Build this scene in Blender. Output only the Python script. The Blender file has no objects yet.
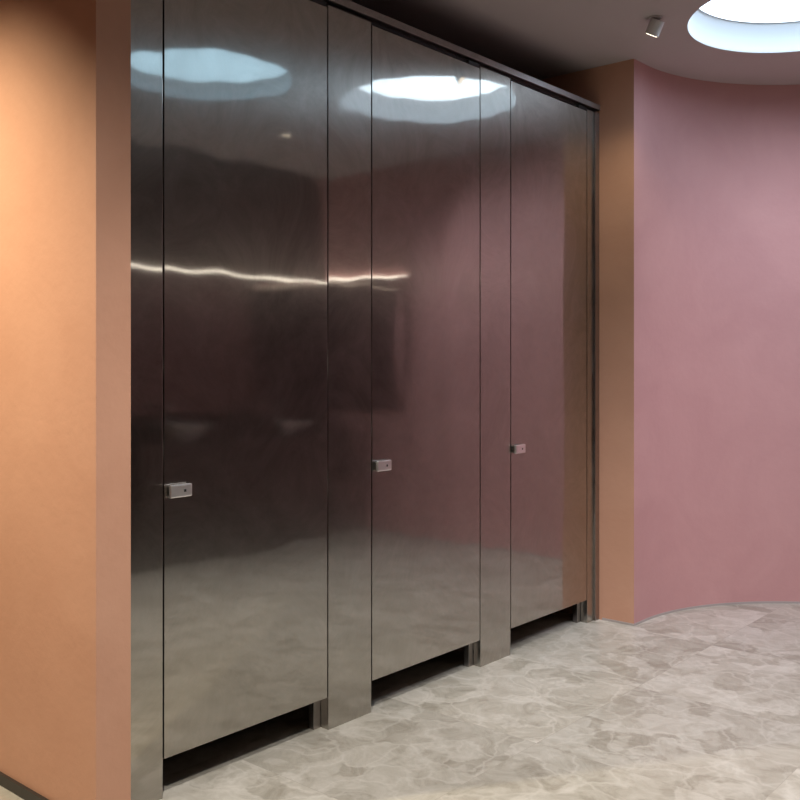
import bpy, bmesh, math
from mathutils import Vector, Matrix

sc = bpy.context.scene
sc.view_settings.view_transform = 'Standard'
H = 3.02

# ---------------------------------------------------------------- materials
def newmat(name):
    m = bpy.data.materials.new(name); m.use_nodes = True
    nt = m.node_tree
    return m, nt, nt.nodes['Principled BSDF']

def plaster(name, c1, c2, rough=0.6):
    m, nt, b = newmat(name)
    tc = nt.nodes.new('ShaderNodeTexCoord')
    n1 = nt.nodes.new('ShaderNodeTexNoise'); n1.inputs['Scale'].default_value = 2.2
    n1.inputs['Detail'].default_value = 8; n1.inputs['Roughness'].default_value = 0.62
    n1.inputs['Distortion'].default_value = 0.6
    nt.links.new(tc.outputs['Object'], n1.inputs['Vector'])
    r = nt.nodes.new('ShaderNodeValToRGB')
    r.color_ramp.elements[0].position = 0.3; r.color_ramp.elements[0].color = (*c1, 1)
    r.color_ramp.elements[1].position = 0.7; r.color_ramp.elements[1].color = (*c2, 1)
    nt.links.new(n1.outputs['Fac'], r.inputs['Fac'])
    nt.links.new(r.outputs['Color'], b.inputs['Base Color'])
    n2 = nt.nodes.new('ShaderNodeTexNoise'); n2.inputs['Scale'].default_value = 30
    n2.inputs['Detail'].default_value = 6
    nt.links.new(tc.outputs['Object'], n2.inputs['Vector'])
    bp = nt.nodes.new('ShaderNodeBump'); bp.inputs['Strength'].default_value = 0.12
    bp.inputs['Distance'].default_value = 0.01
    nt.links.new(n2.outputs['Fac'], bp.inputs['Height'])
    nt.links.new(bp.outputs['Normal'], b.inputs['Normal'])
    b.inputs['Roughness'].default_value = rough
    return m

M_skylit_pink = plaster('plaster_skylit_pink', (0.54, 0.285, 0.28), (0.60, 0.33, 0.32))  # same terracotta plaster; the skylight's lavender cast is put into this colour
M_orange = plaster('plaster_terracotta', (0.55, 0.295, 0.195), (0.61, 0.34, 0.23))
M_ceil = plaster('ceiling_paint', (0.48, 0.43, 0.435), (0.50, 0.45, 0.455), 0.7)
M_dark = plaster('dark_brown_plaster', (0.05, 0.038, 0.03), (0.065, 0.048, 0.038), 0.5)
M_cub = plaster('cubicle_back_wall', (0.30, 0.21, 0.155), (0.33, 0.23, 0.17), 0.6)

def steel(name, col, r_sharp, r_haze, mixf, wav=1.0):
    """brushed, clear-polished sheet: a sharp lobe plus a vertical haze from the horizontal grain"""
    m, nt, b = newmat(name)
    L = nt.links.new
    tc = nt.nodes.new('ShaderNodeTexCoord')
    mp = nt.nodes.new('ShaderNodeMapping'); mp.inputs['Scale'].default_value = (1, 0.5, 150)
    L(tc.outputs['Object'], mp.inputs['Vector'])
    n = nt.nodes.new('ShaderNodeTexNoise'); n.inputs['Scale'].default_value = 3
    n.inputs['Detail'].default_value = 3
    L(mp.outputs['Vector'], n.inputs['Vector'])
    mr = nt.nodes.new('ShaderNodeMapRange')
    mr.inputs['To Min'].default_value = r_haze * 0.95; mr.inputs['To Max'].default_value = r_haze * 1.05
    L(n.outputs['Fac'], mr.inputs['Value'])
    # smudgy wipe marks: mottled mix between the two lobes
    n3 = nt.nodes.new('ShaderNodeTexNoise'); n3.inputs['Scale'].default_value = 2.6
    n3.inputs['Detail'].default_value = 8; n3.inputs['Roughness'].default_value = 0.72
    n3.inputs['Distortion'].default_value = 0.8
    L(tc.outputs['Object'], n3.inputs['Vector'])
    mr3 = nt.nodes.new('ShaderNodeMapRange')
    mr3.inputs['From Min'].default_value = 0.3; mr3.inputs['From Max'].default_value = 0.7
    mr3.inputs['To Min'].default_value = mixf - 0.16; mr3.inputs['To Max'].default_value = mixf + 0.16
    L(n3.outputs['Fac'], mr3.inputs['Value'])
    b2 = nt.nodes.new('ShaderNodeBsdfPrincipled')
    for q in (b, b2):
        q.inputs['Base Color'].default_value = (*col, 1)
        q.inputs['Metallic'].default_value = 1
    L(mr.outputs['Result'], b.inputs['Roughness'])
    b.inputs['Anisotropic'].default_value = 0.85
    b2.inputs['Roughness'].default_value = r_sharp
    b2.inputs['Anisotropic'].default_value = 0.4
    tg = nt.nodes.new('ShaderNodeCombineXYZ'); tg.inputs[1].default_value = 1.0
    L(tg.outputs[0], b.inputs['Tangent']); L(tg.outputs[0], b2.inputs['Tangent'])
    mp2 = nt.nodes.new('ShaderNodeMapping'); mp2.inputs['Scale'].default_value = (1, 1.6, 0.7)
    L(tc.outputs['Object'], mp2.inputs['Vector'])
    n2 = nt.nodes.new('ShaderNodeTexNoise'); n2.inputs['Scale'].default_value = 1.9
    n2.inputs['Detail'].default_value = 1.0
    L(mp2.outputs['Vector'], n2.inputs['Vector'])
    bp = nt.nodes.new('ShaderNodeBump'); bp.inputs['Strength'].default_value = 0.095 * wav
    bp.inputs['Distance'].default_value = 0.05
    L(n2.outputs['Fac'], bp.inputs['Height'])
    L(bp.outputs['Normal'], b.inputs['Normal']); L(bp.outputs['Normal'], b2.inputs['Normal'])
    mx = nt.nodes.new('ShaderNodeMixShader')
    L(mr3.outputs['Result'], mx.inputs[0])
    L(b.outputs[0], mx.inputs[1]); L(b2.outputs[0], mx.inputs[2])
    L(mx.outputs[0], nt.nodes['Material Output'].inputs['Surface'])
    return m

M_steel = steel('brushed_stainless_steel', (0.445, 0.425, 0.39), 0.055, 0.32, 0.52)
M_rail = steel('header_rail_steel', (0.38, 0.35, 0.34), 0.15, 0.3, 0.4)

def simple(name, col, rough=0.5, metal=0.0):
    m, nt, b = newmat(name)
    tc = nt.nodes.new('ShaderNodeTexCoord')
    n = nt.nodes.new('ShaderNodeTexNoise'); n.inputs['Scale'].default_value = 40
    nt.links.new(tc.outputs['Object'], n.inputs['Vector'])
    mr = nt.nodes.new('ShaderNodeMapRange')
    mr.inputs['To Min'].default_value = max(0.0, rough - 0.04); mr.inputs['To Max'].default_value = rough + 0.04
    nt.links.new(n.outputs['Fac'], mr.inputs['Value']); nt.links.new(mr.outputs['Result'], b.inputs['Roughness'])
    b.inputs['Base Color'].default_value = (*col, 1); b.inputs['Metallic'].default_value = metal
    return m
M_chrome = simple('satin_chrome', (0.9, 0.88, 0.88), 0.38, 1)
M_black = simple('black_fittings_gap_shade', (0.012, 0.011, 0.011), 0.5)
M_white = simple('white_enamel', (0.62, 0.60, 0.60), 0.4)
M_ceramic = simple('white_ceramic', (0.7, 0.69, 0.67), 0.12)
M_shadow_gap = simple('skirting_shadow_gap', (0.03, 0.028, 0.025), 0.4)
M_lskirt = simple('light_skirting', (0.42, 0.37, 0.35), 0.4)
M_mirror = simple('smoked_mirror', (0.16, 0.14, 0.13), 0.06, 1)
M_vanity = simple('dark_stone_counter', (0.035, 0.028, 0.025), 0.25)
M_shaft = simple('skylight_shaft_paint', (0.74, 0.77, 0.80), 0.6)

def emit(name, col, s):
    m = bpy.data.materials.new(name); m.use_nodes = True
    nt = m.node_tree; nt.nodes.clear()
    e = nt.nodes.new('ShaderNodeEmission'); o = nt.nodes.new('ShaderNodeOutputMaterial')
    e.inputs['Color'].default_value = (*col, 1); e.inputs['Strength'].default_value = s
    nt.links.new(e.outputs[0], o.inputs['Surface'])
    return m
M_sky = emit('skylight_diffuser', (0.66, 0.83, 1.0), 5.6)
M_sky2 = emit('skylight_diffuser_dim', (0.50, 0.78, 1.0), 2.6)
M_led = emit('warm_led', (1.0, 0.92, 0.8), 8)
M_lens = emit('downlight_lens', (1.0, 0.86, 0.66), 3)

# floor
def floor_mat():
    m, nt, b = newmat('stone_floor_tiles')
    L = nt.links.new
    tc = nt.nodes.new('ShaderNodeTexCoord')
    mp = nt.nodes.new('ShaderNodeMapping'); mp.inputs['Location'].default_value = (0.13, 0.22, 0)
    L(tc.outputs['Object'], mp.inputs['Vector'])
    br = nt.nodes.new('ShaderNodeTexBrick')
    br.offset = 0.0; br.inputs['Scale'].default_value = 1.0
    br.inputs['Brick Width'].default_value = 0.8; br.inputs['Row Height'].default_value = 0.8
    br.inputs['Mortar Size'].default_value = 0.001; br.inputs['Mortar Smooth'].default_value = 0.1
    br.inputs['Color1'].default_value = (0.0, 0.0, 0.0, 1); br.inputs['Color2'].default_value = (1, 1, 1, 1)
    br.inputs['Mortar'].default_value = (0.5, 0.5, 0.5, 1)
    L(mp.outputs['Vector'], br.inputs['Vector'])
    sc_ = nt.nodes.new('ShaderNodeVectorMath'); sc_.operation = 'SCALE'; sc_.inputs['Scale'].default_value = 7.0
    L(br.outputs['Color'], sc_.inputs[0])
    ad = nt.nodes.new('ShaderNodeVectorMath'); ad.operation = 'ADD'
    L(mp.outputs['Vector'], ad.inputs[0]); L(sc_.outputs[0], ad.inputs[1])
    wn = nt.nodes.new('ShaderNodeTexNoise'); wn.inputs['Scale'].default_value = 3.5; wn.inputs['Detail'].default_value = 6
    L(ad.outputs[0], wn.inputs['Vector'])
    ws = nt.nodes.new('ShaderNodeVectorMath'); ws.operation = 'SCALE'; ws.inputs['Scale'].default_value = 0.5
    L(wn.outputs['Color'], ws.inputs[0])
    ad2 = nt.nodes.new('ShaderNodeVectorMath'); ad2.operation = 'ADD'
    L(ad.outputs[0], ad2.inputs[0]); L(ws.outputs[0], ad2.inputs[1])
    vo = nt.nodes.new('ShaderNodeTexVoronoi'); vo.feature = 'SMOOTH_F1'; vo.inputs['Scale'].default_value = 6.5
    vo.inputs['Smoothness'].default_value = 0.2
    L(ad2.outputs[0], vo.inputs['Vector'])
    sep = nt.nodes.new('ShaderNodeSeparateColor'); L(vo.outputs['Color'], sep.inputs[0])
    ve = nt.nodes.new('ShaderNodeTexVoronoi'); ve.feature = 'DISTANCE_TO_EDGE'; ve.inputs['Scale'].default_value = 4.2
    L(ad2.outputs[0], ve.inputs['Vector'])
    vr = nt.nodes.new('ShaderNodeMapRange'); vr.inputs['From Max'].default_value = 0.06
    vr.inputs['To Min'].default_value = 0.40; vr.inputs['To Max'].default_value = 0.0
    L(ve.outputs['Distance'], vr.inputs['Value'])
    n2 = nt.nodes.new('ShaderNodeTexNoise'); n2.inputs['Scale'].default_value = 7; n2.inputs['Detail'].default_value = 10
    n2.inputs['Roughness'].default_value = 0.74; n2.inputs['Distortion'].default_value = 1.4
    L(ad.outputs[0], n2.inputs['Vector'])
    mx = nt.nodes.new('ShaderNodeMath'); mx.operation = 'MULTIPLY_ADD'
    mx.inputs[1].default_value = 0.32
    L(sep.outputs[0], mx.inputs[0]); L(n2.outputs['Fac'], mx.inputs[2])
    rp = nt.nodes.new('ShaderNodeValToRGB')
    e = rp.color_ramp.elements
    e[0].position = 0.38; e[0].color = (0.285, 0.265, 0.215, 1)
    e[1].position = 0.93; e[1].color = (0.57, 0.55, 0.49, 1)
    k = rp.color_ramp.elements.new(0.63); k.color = (0.425, 0.405, 0.345, 1)
    L(mx.outputs[0], rp.inputs['Fac'])
    mv = nt.nodes.new('ShaderNodeMix'); mv.data_type = 'RGBA'
    mv.inputs[7].default_value = (0.62, 0.60, 0.54, 1)
    L(vr.outputs['Result'], mv.inputs[0]); L(rp.outputs['Color'], mv.inputs[6])
    hs = nt.nodes.new('ShaderNodeHueSaturation')
    tv = nt.nodes.new('ShaderNodeMapRange'); tv.inputs['To Min'].default_value = 0.92; tv.inputs['To Max'].default_value = 1.08
    L(br.outputs['Color'], tv.inputs['Value']); L(tv.outputs['Result'], hs.inputs['Value'])
    L(mv.outputs[2], hs.inputs['Color'])
    mm = nt.nodes.new('ShaderNodeMix'); mm.data_type = 'RGBA'
    mm.inputs[7].default_value = (0.36, 0.335, 0.285, 1)
    L(br.outputs['Fac'], mm.inputs[0]); L(hs.outputs['Color'], mm.inputs[6])
    L(mm.outputs[2], b.inputs['Base Color'])
    rr = nt.nodes.new('ShaderNodeMapRange'); rr.inputs['To Min'].default_value = 0.2; rr.inputs['To Max'].default_value = 0.45
    L(n2.outputs['Fac'], rr.inputs['Value']); L(rr.outputs['Result'], b.inputs['Roughness'])
    bp = nt.nodes.new('ShaderNodeBump'); bp.inputs['Strength'].default_value = 0.15; bp.inputs['Distance'].default_value = 0.004
    L(n2.outputs['Fac'], bp.inputs['Height']); L(bp.outputs['Normal'], b.inputs['Normal'])
    return m
M_floor = floor_mat()

# ---------------------------------------------------------------- helpers
def finish(name, bm, mats, parent=None, smooth=False):
    me = bpy.data.meshes.new(name); bmesh.ops.recalc_face_normals(bm, faces=bm.faces)
    bm.to_mesh(me); bm.free()
    for m in (mats if isinstance(mats, list) else [mats]): me.materials.append(m)
    if smooth:
        for p in me.polygons: p.use_smooth = True
    o = bpy.data.objects.new(name, me); sc.collection.objects.link(o)
    if parent: o.parent = parent
    return o

def addbox(bm, a, b, bevel=0.0, mi=0):
    a = Vector(a); b = Vector(b)
    r = bmesh.ops.create_cube(bm, size=1, matrix=Matrix.Translation((a + b) / 2) @ Matrix.Diagonal((*(b - a), 1)))
    vs = r['verts']
    fs = {f for v in vs for f in v.link_faces}
    for f in fs: f.material_index = mi
    if bevel:
        es = list({e for v in vs for e in v.link_edges})
        bmesh.ops.bevel(bm, geom=es, offset=bevel, segments=2, affect='EDGES', profile=0.6)

def box(name, a, b, mat, bevel=0.0, parent=None):
    bm = bmesh.new(); addbox(bm, a, b, bevel); return finish(name, bm, mat, parent)

def addcyl(bm, p0, p1, r0, r1=None, seg=32, mi=0, caps=True):
    p0 = Vector(p0); p1 = Vector(p1); d = p1 - p0
    r1 = r0 if r1 is None else r1
    M = Matrix.Translation((p0 + p1) / 2) @ d.to_track_quat('Z', 'Y').to_matrix().to_4x4()
    r = bmesh.ops.create_cone(bm, cap_ends=caps, segments=seg, radius1=r0, radius2=r1, depth=d.length, matrix=M)
    for f in {f for v in r['verts'] for f in v.link_faces}: f.material_index = mi

# ---------------------------------------------------------------- room shell
XE, YN, YS, XW = 3.4, 5.89, -1.8, -1.7
box('floor', (XW - .1, YS - .1, -0.1), (XE + .1, YN + .1, 0), M_floor)

pts = [(XW, 4.645), (0.217, 4.645), (0.217, 4.76)]
cx, cy, R = 1.347, 4.76, 1.13
N = 180
for i in range(1, N + 1):
    t = math.pi - (math.pi / 2) * i / N
    pts.append((cx + R * math.cos(t), cy + R * math.sin(t)))
pts += [(XE, YN)]
outer = [(XE, YN + .1), (XW, YN + .1)]
bm = bmesh.new()
lo = [bm.verts.new((x, y, 0)) for x, y in pts + outer]
hi = [bm.verts.new((x, y, H)) for x, y in pts + outer]
n = len(lo)
for i in range(n):
    j = (i + 1) % n
    f = bm.faces.new((lo[i], lo[j], hi[j], hi[i]))
    f.material_index = 1 if i == 0 else 0
bm.faces.new(hi); bm.faces.new(list(reversed(lo)))
finish('wall_north', bm, [M_skylit_pink, M_orange])

def offset_strip(name, P, off, h, mat):
    bm = bmesh.new(); a = []
    for k, p in enumerate(P):
        p = Vector(p)
        d0 = (p - Vector(P[k - 1])).normalized() if k else None
        d1 = (Vector(P[k + 1]) - p).normalized() if k < len(P) - 1 else None
        n0 = [Vector((d.y, -d.x)) for d in (d0, d1) if d is not None]
        if len(n0) == 2:
            nn = (n0[0] + n0[1]).normalized(); nn = nn / max(0.3, nn.dot(n0[0]))
        else: nn = n0[0]
        q = p + nn * off
        a.append([bm.verts.new((p.x, p.y, 0)), bm.verts.new((q.x, q.y, 0)), bm.verts.new((q.x, q.y, h)), bm.verts.new((p.x, p.y, h))])
    for k in range(len(a) - 1):
        for i in range(4):
            j = (i + 1) % 4
            bm.faces.new((a[k][i], a[k + 1][i], a[k + 1][j], a[k][j]))
    return finish(name, bm, mat)
offset_strip('baseboard_north', [(0.03, 4.645)] + pts[1:], 0.004, 0.012, M_lskirt)

box('wall_left', (XW, 1.535, 0), (0.07, 1.654, H), M_orange, 0.002)
box('baseboard_shadow_gap_left', (XW, 1.523, 0), (0.03, 1.535, 0.036), M_shadow_gap)  # dark strip painted as the shadow gap at the wall foot
box('wall_west', (XW - .1, YS, 0), (XW, YN, H), M_cub)
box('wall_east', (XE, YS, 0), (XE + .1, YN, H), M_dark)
box('wall_south', (XW, YS - .1, 0), (XE, YS, H), M_orange)

SKY = [(1.13, 4.59, 0.54), (1.78, 3.38, 0.48)]
bm = bmesh.new()
def loop(vs):
    return [bm.edges.new((vs[i], vs[(i + 1) % len(vs)])) for i in range(len(vs))]
ed = loop([bm.verts.new((x, y, H)) for x, y in [(XW-.1, YS-.1), (XE+.1, YS-.1), (XE+.1, YN+.1), (XW-.1, YN+.1)]])
for (x, y, r) in SKY:
    ed += loop([bm.verts.new((x + r * math.cos(2*math.pi*i/96), y + r * math.sin(2*math.pi*i/96), H)) for i in range(96)])
bmesh.ops.triangle_fill(bm, edges=ed, use_beauty=True)
finish('ceiling', bm, M_ceil)

for k, (x, y, r) in enumerate(SKY):
    D = (0.15, 0.10)[k]
    bm = bmesh.new()
    a = []
    for i in range(96):
        c, s = math.cos(2*math.pi*i/96), math.sin(2*math.pi*i/96)
        a.append([bm.verts.new((x + rr * c, y + rr * s, H + zz)) for rr, zz in
                  [(r, -0.001), (r - 0.004, 0.01), (r - 0.004, D), (r - 0.02, D)]])
    for i in range(96):
        j = (i + 1) % 96
        for m in range(3):
            f = bm.faces.new((a[i][m], a[j][m], a[j][m+1], a[i][m+1])); f.smooth = True
    f = bm.faces.new([a[i][3] for i in range(96)]); f.material_index = 1
    finish('skylight', bm, [M_shaft, M_sky if k == 0 else M_sky2])

# ---------------------------------------------------------------- cubicle partition
T = 0.04
HP = 2.765
Y = [1.654, 1.822, 2.565, 2.815, 3.552, 3.804, 4.529, 4.645]
g = 0.004
jambs = [[(1.80, 1.845)], [(2.532, 2.60), (2.785, 2.835)], [(3.522, 3.59), (3.77, 3.825)], [(4.50, 4.56)]]
divs = [None, 2.69, 3.68, None]
for k, (a, b_) in enumerate([(Y[0], Y[1]), (Y[2], Y[3]), (Y[4], Y[5]), (Y[6], Y[7])]):
    a2, b2 = a + (g if k else 0), b_ - (g if k < 3 else 0)
    p = box('partition_panel', (-T, a2, 0), (0, b2, HP), M_steel, 0.0012)
    if k == 3:
        box('end_trim', (0.0, 4.60, 0), (0.012, 4.643, HP), M_rail, 0.001, p)
    for (y0, y1) in jambs[k]:
        box('jamb', (-T - 0.03, y0, 0), (-T - 0.002, y1, HP), M_rail, 0.001, p)
    if divs[k]:
        y = divs[k]
        box('divider', (XW + 0.002, y - 0.012, 0.02), (-T - 0.03, y + 0.012, HP), M_cub, 0, p)
bm = bmesh.new()
addbox(bm, (-0.05, Y[0], HP + 0.012), (0.018, Y[7], HP + 0.042), 0.002)
addbox(bm, (-0.04, Y[0], HP), (-0.012, Y[7], HP + 0.012), 0, 1)  # black filler stands for the shade in the gap under the rail
finish('partition_header_rail', bm, [M_rail, M_black])

def door(y0, y1, yaw):
    W = y1 - y0
    bm = bmesh.new()
    addbox(bm, (-T, g / 2, 0.125), (0, W - g / 2, HP - 0.010), 0.0012)
    d = finish('cubicle_door', bm, M_steel)
    d.location = (0, y0, 0)
    d.rotation_euler[2] = yaw
    zc, yc = 0.985, 0.054
    bm = bmesh.new()
    addcyl(bm, (0, yc, zc), (0.003, yc, zc), 0.021, 0.020, 40, 1)
    addbox(bm, (0.002, yc - 0.030, zc - 0.016), (0.011, yc + 0.030, zc + 0.016), 0.002, 1)
    addbox(bm, (0.009, yc - 0.042, zc - 0.021), (0.022, yc + 0.042, zc + 0.021), 0.004, 0)
    addbox(bm, (0.0215, yc + 0.008, zc - 0.005), (0.0228, yc + 0.018, zc + 0.005), 0.0005, 1)
    finish('latch_handle', bm, [M_chrome, M_black], d)
    bm = bmesh.new()
    addbox(bm, (-0.03, W - 0.09, HP - 0.010), (0.003, W - 0.012, HP + 0.008), 0.002)
    addcyl(bm, (-0.012, W - 0.05, HP - 0.012), (-0.012, W - 0.05, HP + 0.012), 0.007, 0.007, 16)
    finish('pivot_hinge', bm, M_black, d)
    return d
door(Y[1], Y[2], 0); door(Y[3], Y[4], 0); door(Y[5], Y[6], 0)

# ---------------------------------------------------------------- ceiling spotlight
sp = Vector((0.57, 4.16, H))
bm = bmesh.new()
addcyl(bm, sp, sp + Vector((0, 0, -0.006)), 0.03, 0.03)
addcyl(bm, sp + Vector((0, 0, -0.004)), sp + Vector((0, 0, -0.045)), 0.006, 0.006)
aim = (Vector((-0.1, 4.645, 1.5)) - (sp - Vector((0, 0, .05)))).normalized()
aimh = Vector((-0.45, 0.10, -0.75)).normalized()
c0 = sp + Vector((0, 0, -0.045))
addcyl(bm, c0 - aimh * 0.035, c0 + aimh * 0.035, 0.032, 0.034, 40)
addcyl(bm, c0 + aimh * 0.035, c0 + aimh * 0.038, 0.027, 0.027, 32, 1)
cs = finish('ceiling_spotlight', bm, [M_white, M_lens])

def spot(name, p, target, energy, col, angle, size, parent, blend=1.0):
    l = bpy.data.lights.new(name, 'SPOT'); l.energy = energy; l.color = col
    l.spot_size = math.radians(angle); l.spot_blend = blend; l.shadow_soft_size = size
    lo_ = bpy.data.objects.new(name, l); sc.collection.objects.link(lo_)
    p = Vector(p); lo_.location = p
    lo_.rotation_euler = (Vector(target) - p).to_track_quat('-Z', 'Y').to_euler()
    lo_.parent = parent

def unseen_light(x, y, target, energy, col, angle, size=0.03):  # ceiling fixture out of view; most are added as fill light
    bm = bmesh.new()
    a = []
    for i in range(40):
        c, s = math.cos(2*math.pi*i/40), math.sin(2*math.pi*i/40)
        a.append([bm.verts.new((x + r * c, y + r * s, H + z)) for r, z in [(0.055, 0), (0.053, -0.006), (0.042, -0.006), (0.038, -0.001)]])
    for i in range(40):
        j = (i + 1) % 40
        for m in range(3): bm.faces.new((a[i][m], a[j][m], a[j][m+1], a[i][m+1]))
    f = bm.faces.new([a[i][3] for i in range(40)]); f.material_index = 1
    o = finish('unseen_downlight', bm, [M_white, M_lens])
    spot('unseen_lamp', (x, y, H - 0.04), target, energy, col, angle, size, o)
warm = (1.0, 0.84, 0.58)
neut = (1.0, 0.92, 0.85)
unseen_light(-0.85, 0.10, (-0.72, 1.535, 1.30), 340, warm, 74)
unseen_light(0.95, 2.3, (1.0, 2.6, 0), 195, neut, 105)  # added fill, out of view, lifts the floor by the doors
unseen_light(1.5, 0.6, (1.0, 1.2, 0), 225, neut, 115)  # added fill near the camera for general brightness
unseen_light(2.45, 4.55, (0.95, 5.75, 1.1), 140, (0.90, 0.88, 1.0), 90)  # added wall washer, out of view, brightens the curved wall
unseen_light(1.95, 2.6, (1.2, 4.4, 0), 200, (0.97, 0.95, 1.0), 75)  # added fill, out of view, aimed at the far floor
spot('spot_lamp', c0 + aimh * 0.07, Vector(c0) + aim, 13, warm, 85, 0.025, cs)

# smoked mirrors with LED top edge and washbasin counter (seen reflected in the steel)
bm = bmesh.new()
addbox(bm, (XE - 0.03, 3.7, 1.0), (XE - 0.001, 5.85, 2.10), 0.003, 0)
addbox(bm, (XE - 0.04, 3.7, 2.10), (XE - 0.001, 5.85, 2.112), 0.0, 1)
addbox(bm, (2.50, YN - 0.03, 1.0), (XE - 0.045, YN - 0.001, 2.10), 0.003, 0)
addbox(bm, (2.50, YN - 0.04, 2.10), (XE - 0.045, YN - 0.001, 2.112), 0.0, 1)
finish('wall_mirror', bm, [M_mirror, M_led])
bm = bmesh.new()
addbox(bm, (XE - 0.52, 3.7, 0.80), (XE - 0.001, 5.80, 0.84), 0.004, 0)
addbox(bm, (XE - 0.50, 3.72, 0.0), (XE - 0.001, 5.78, 0.80), 0.0, 0)
for yy in (4.2, 5.2):
    addcyl(bm, (XE - 0.26, yy, 0.84), (XE - 0.26, yy, 0.95), 0.13, 0.19, 40, 1)
    addcyl(bm, (XE - 0.06, yy, 0.84), (XE - 0.06, yy, 1.08), 0.014, 0.014, 20, 2)
    addcyl(bm, (XE - 0.06, yy, 1.07), (XE - 0.20, yy, 1.05), 0.011, 0.011, 20, 2)
finish('washbasin_counter', bm, [M_vanity, M_ceramic, M_chrome])

# ---------------------------------------------------------------- world + camera
w = bpy.data.worlds.new('world'); sc.world = w; w.use_nodes = True
w.node_tree.nodes['Background'].inputs[0].default_value = (0.5, 0.6, 0.8, 1)
w.node_tree.nodes['Background'].inputs[1].default_value = 0.3
cam = bpy.data.cameras.new('camera'); co = bpy.data.objects.new('camera', cam); sc.collection.objects.link(co)
co.location = (2.57, 0, 1.4)
co.rotation_euler = (math.radians(90), 0, math.atan2(0.652, 0.758))
cam.sensor_width = 36; cam.lens = 950 * 36 / 800; cam.shift_y = -37 / 800
cam.clip_start = 0.05
sc.camera = co
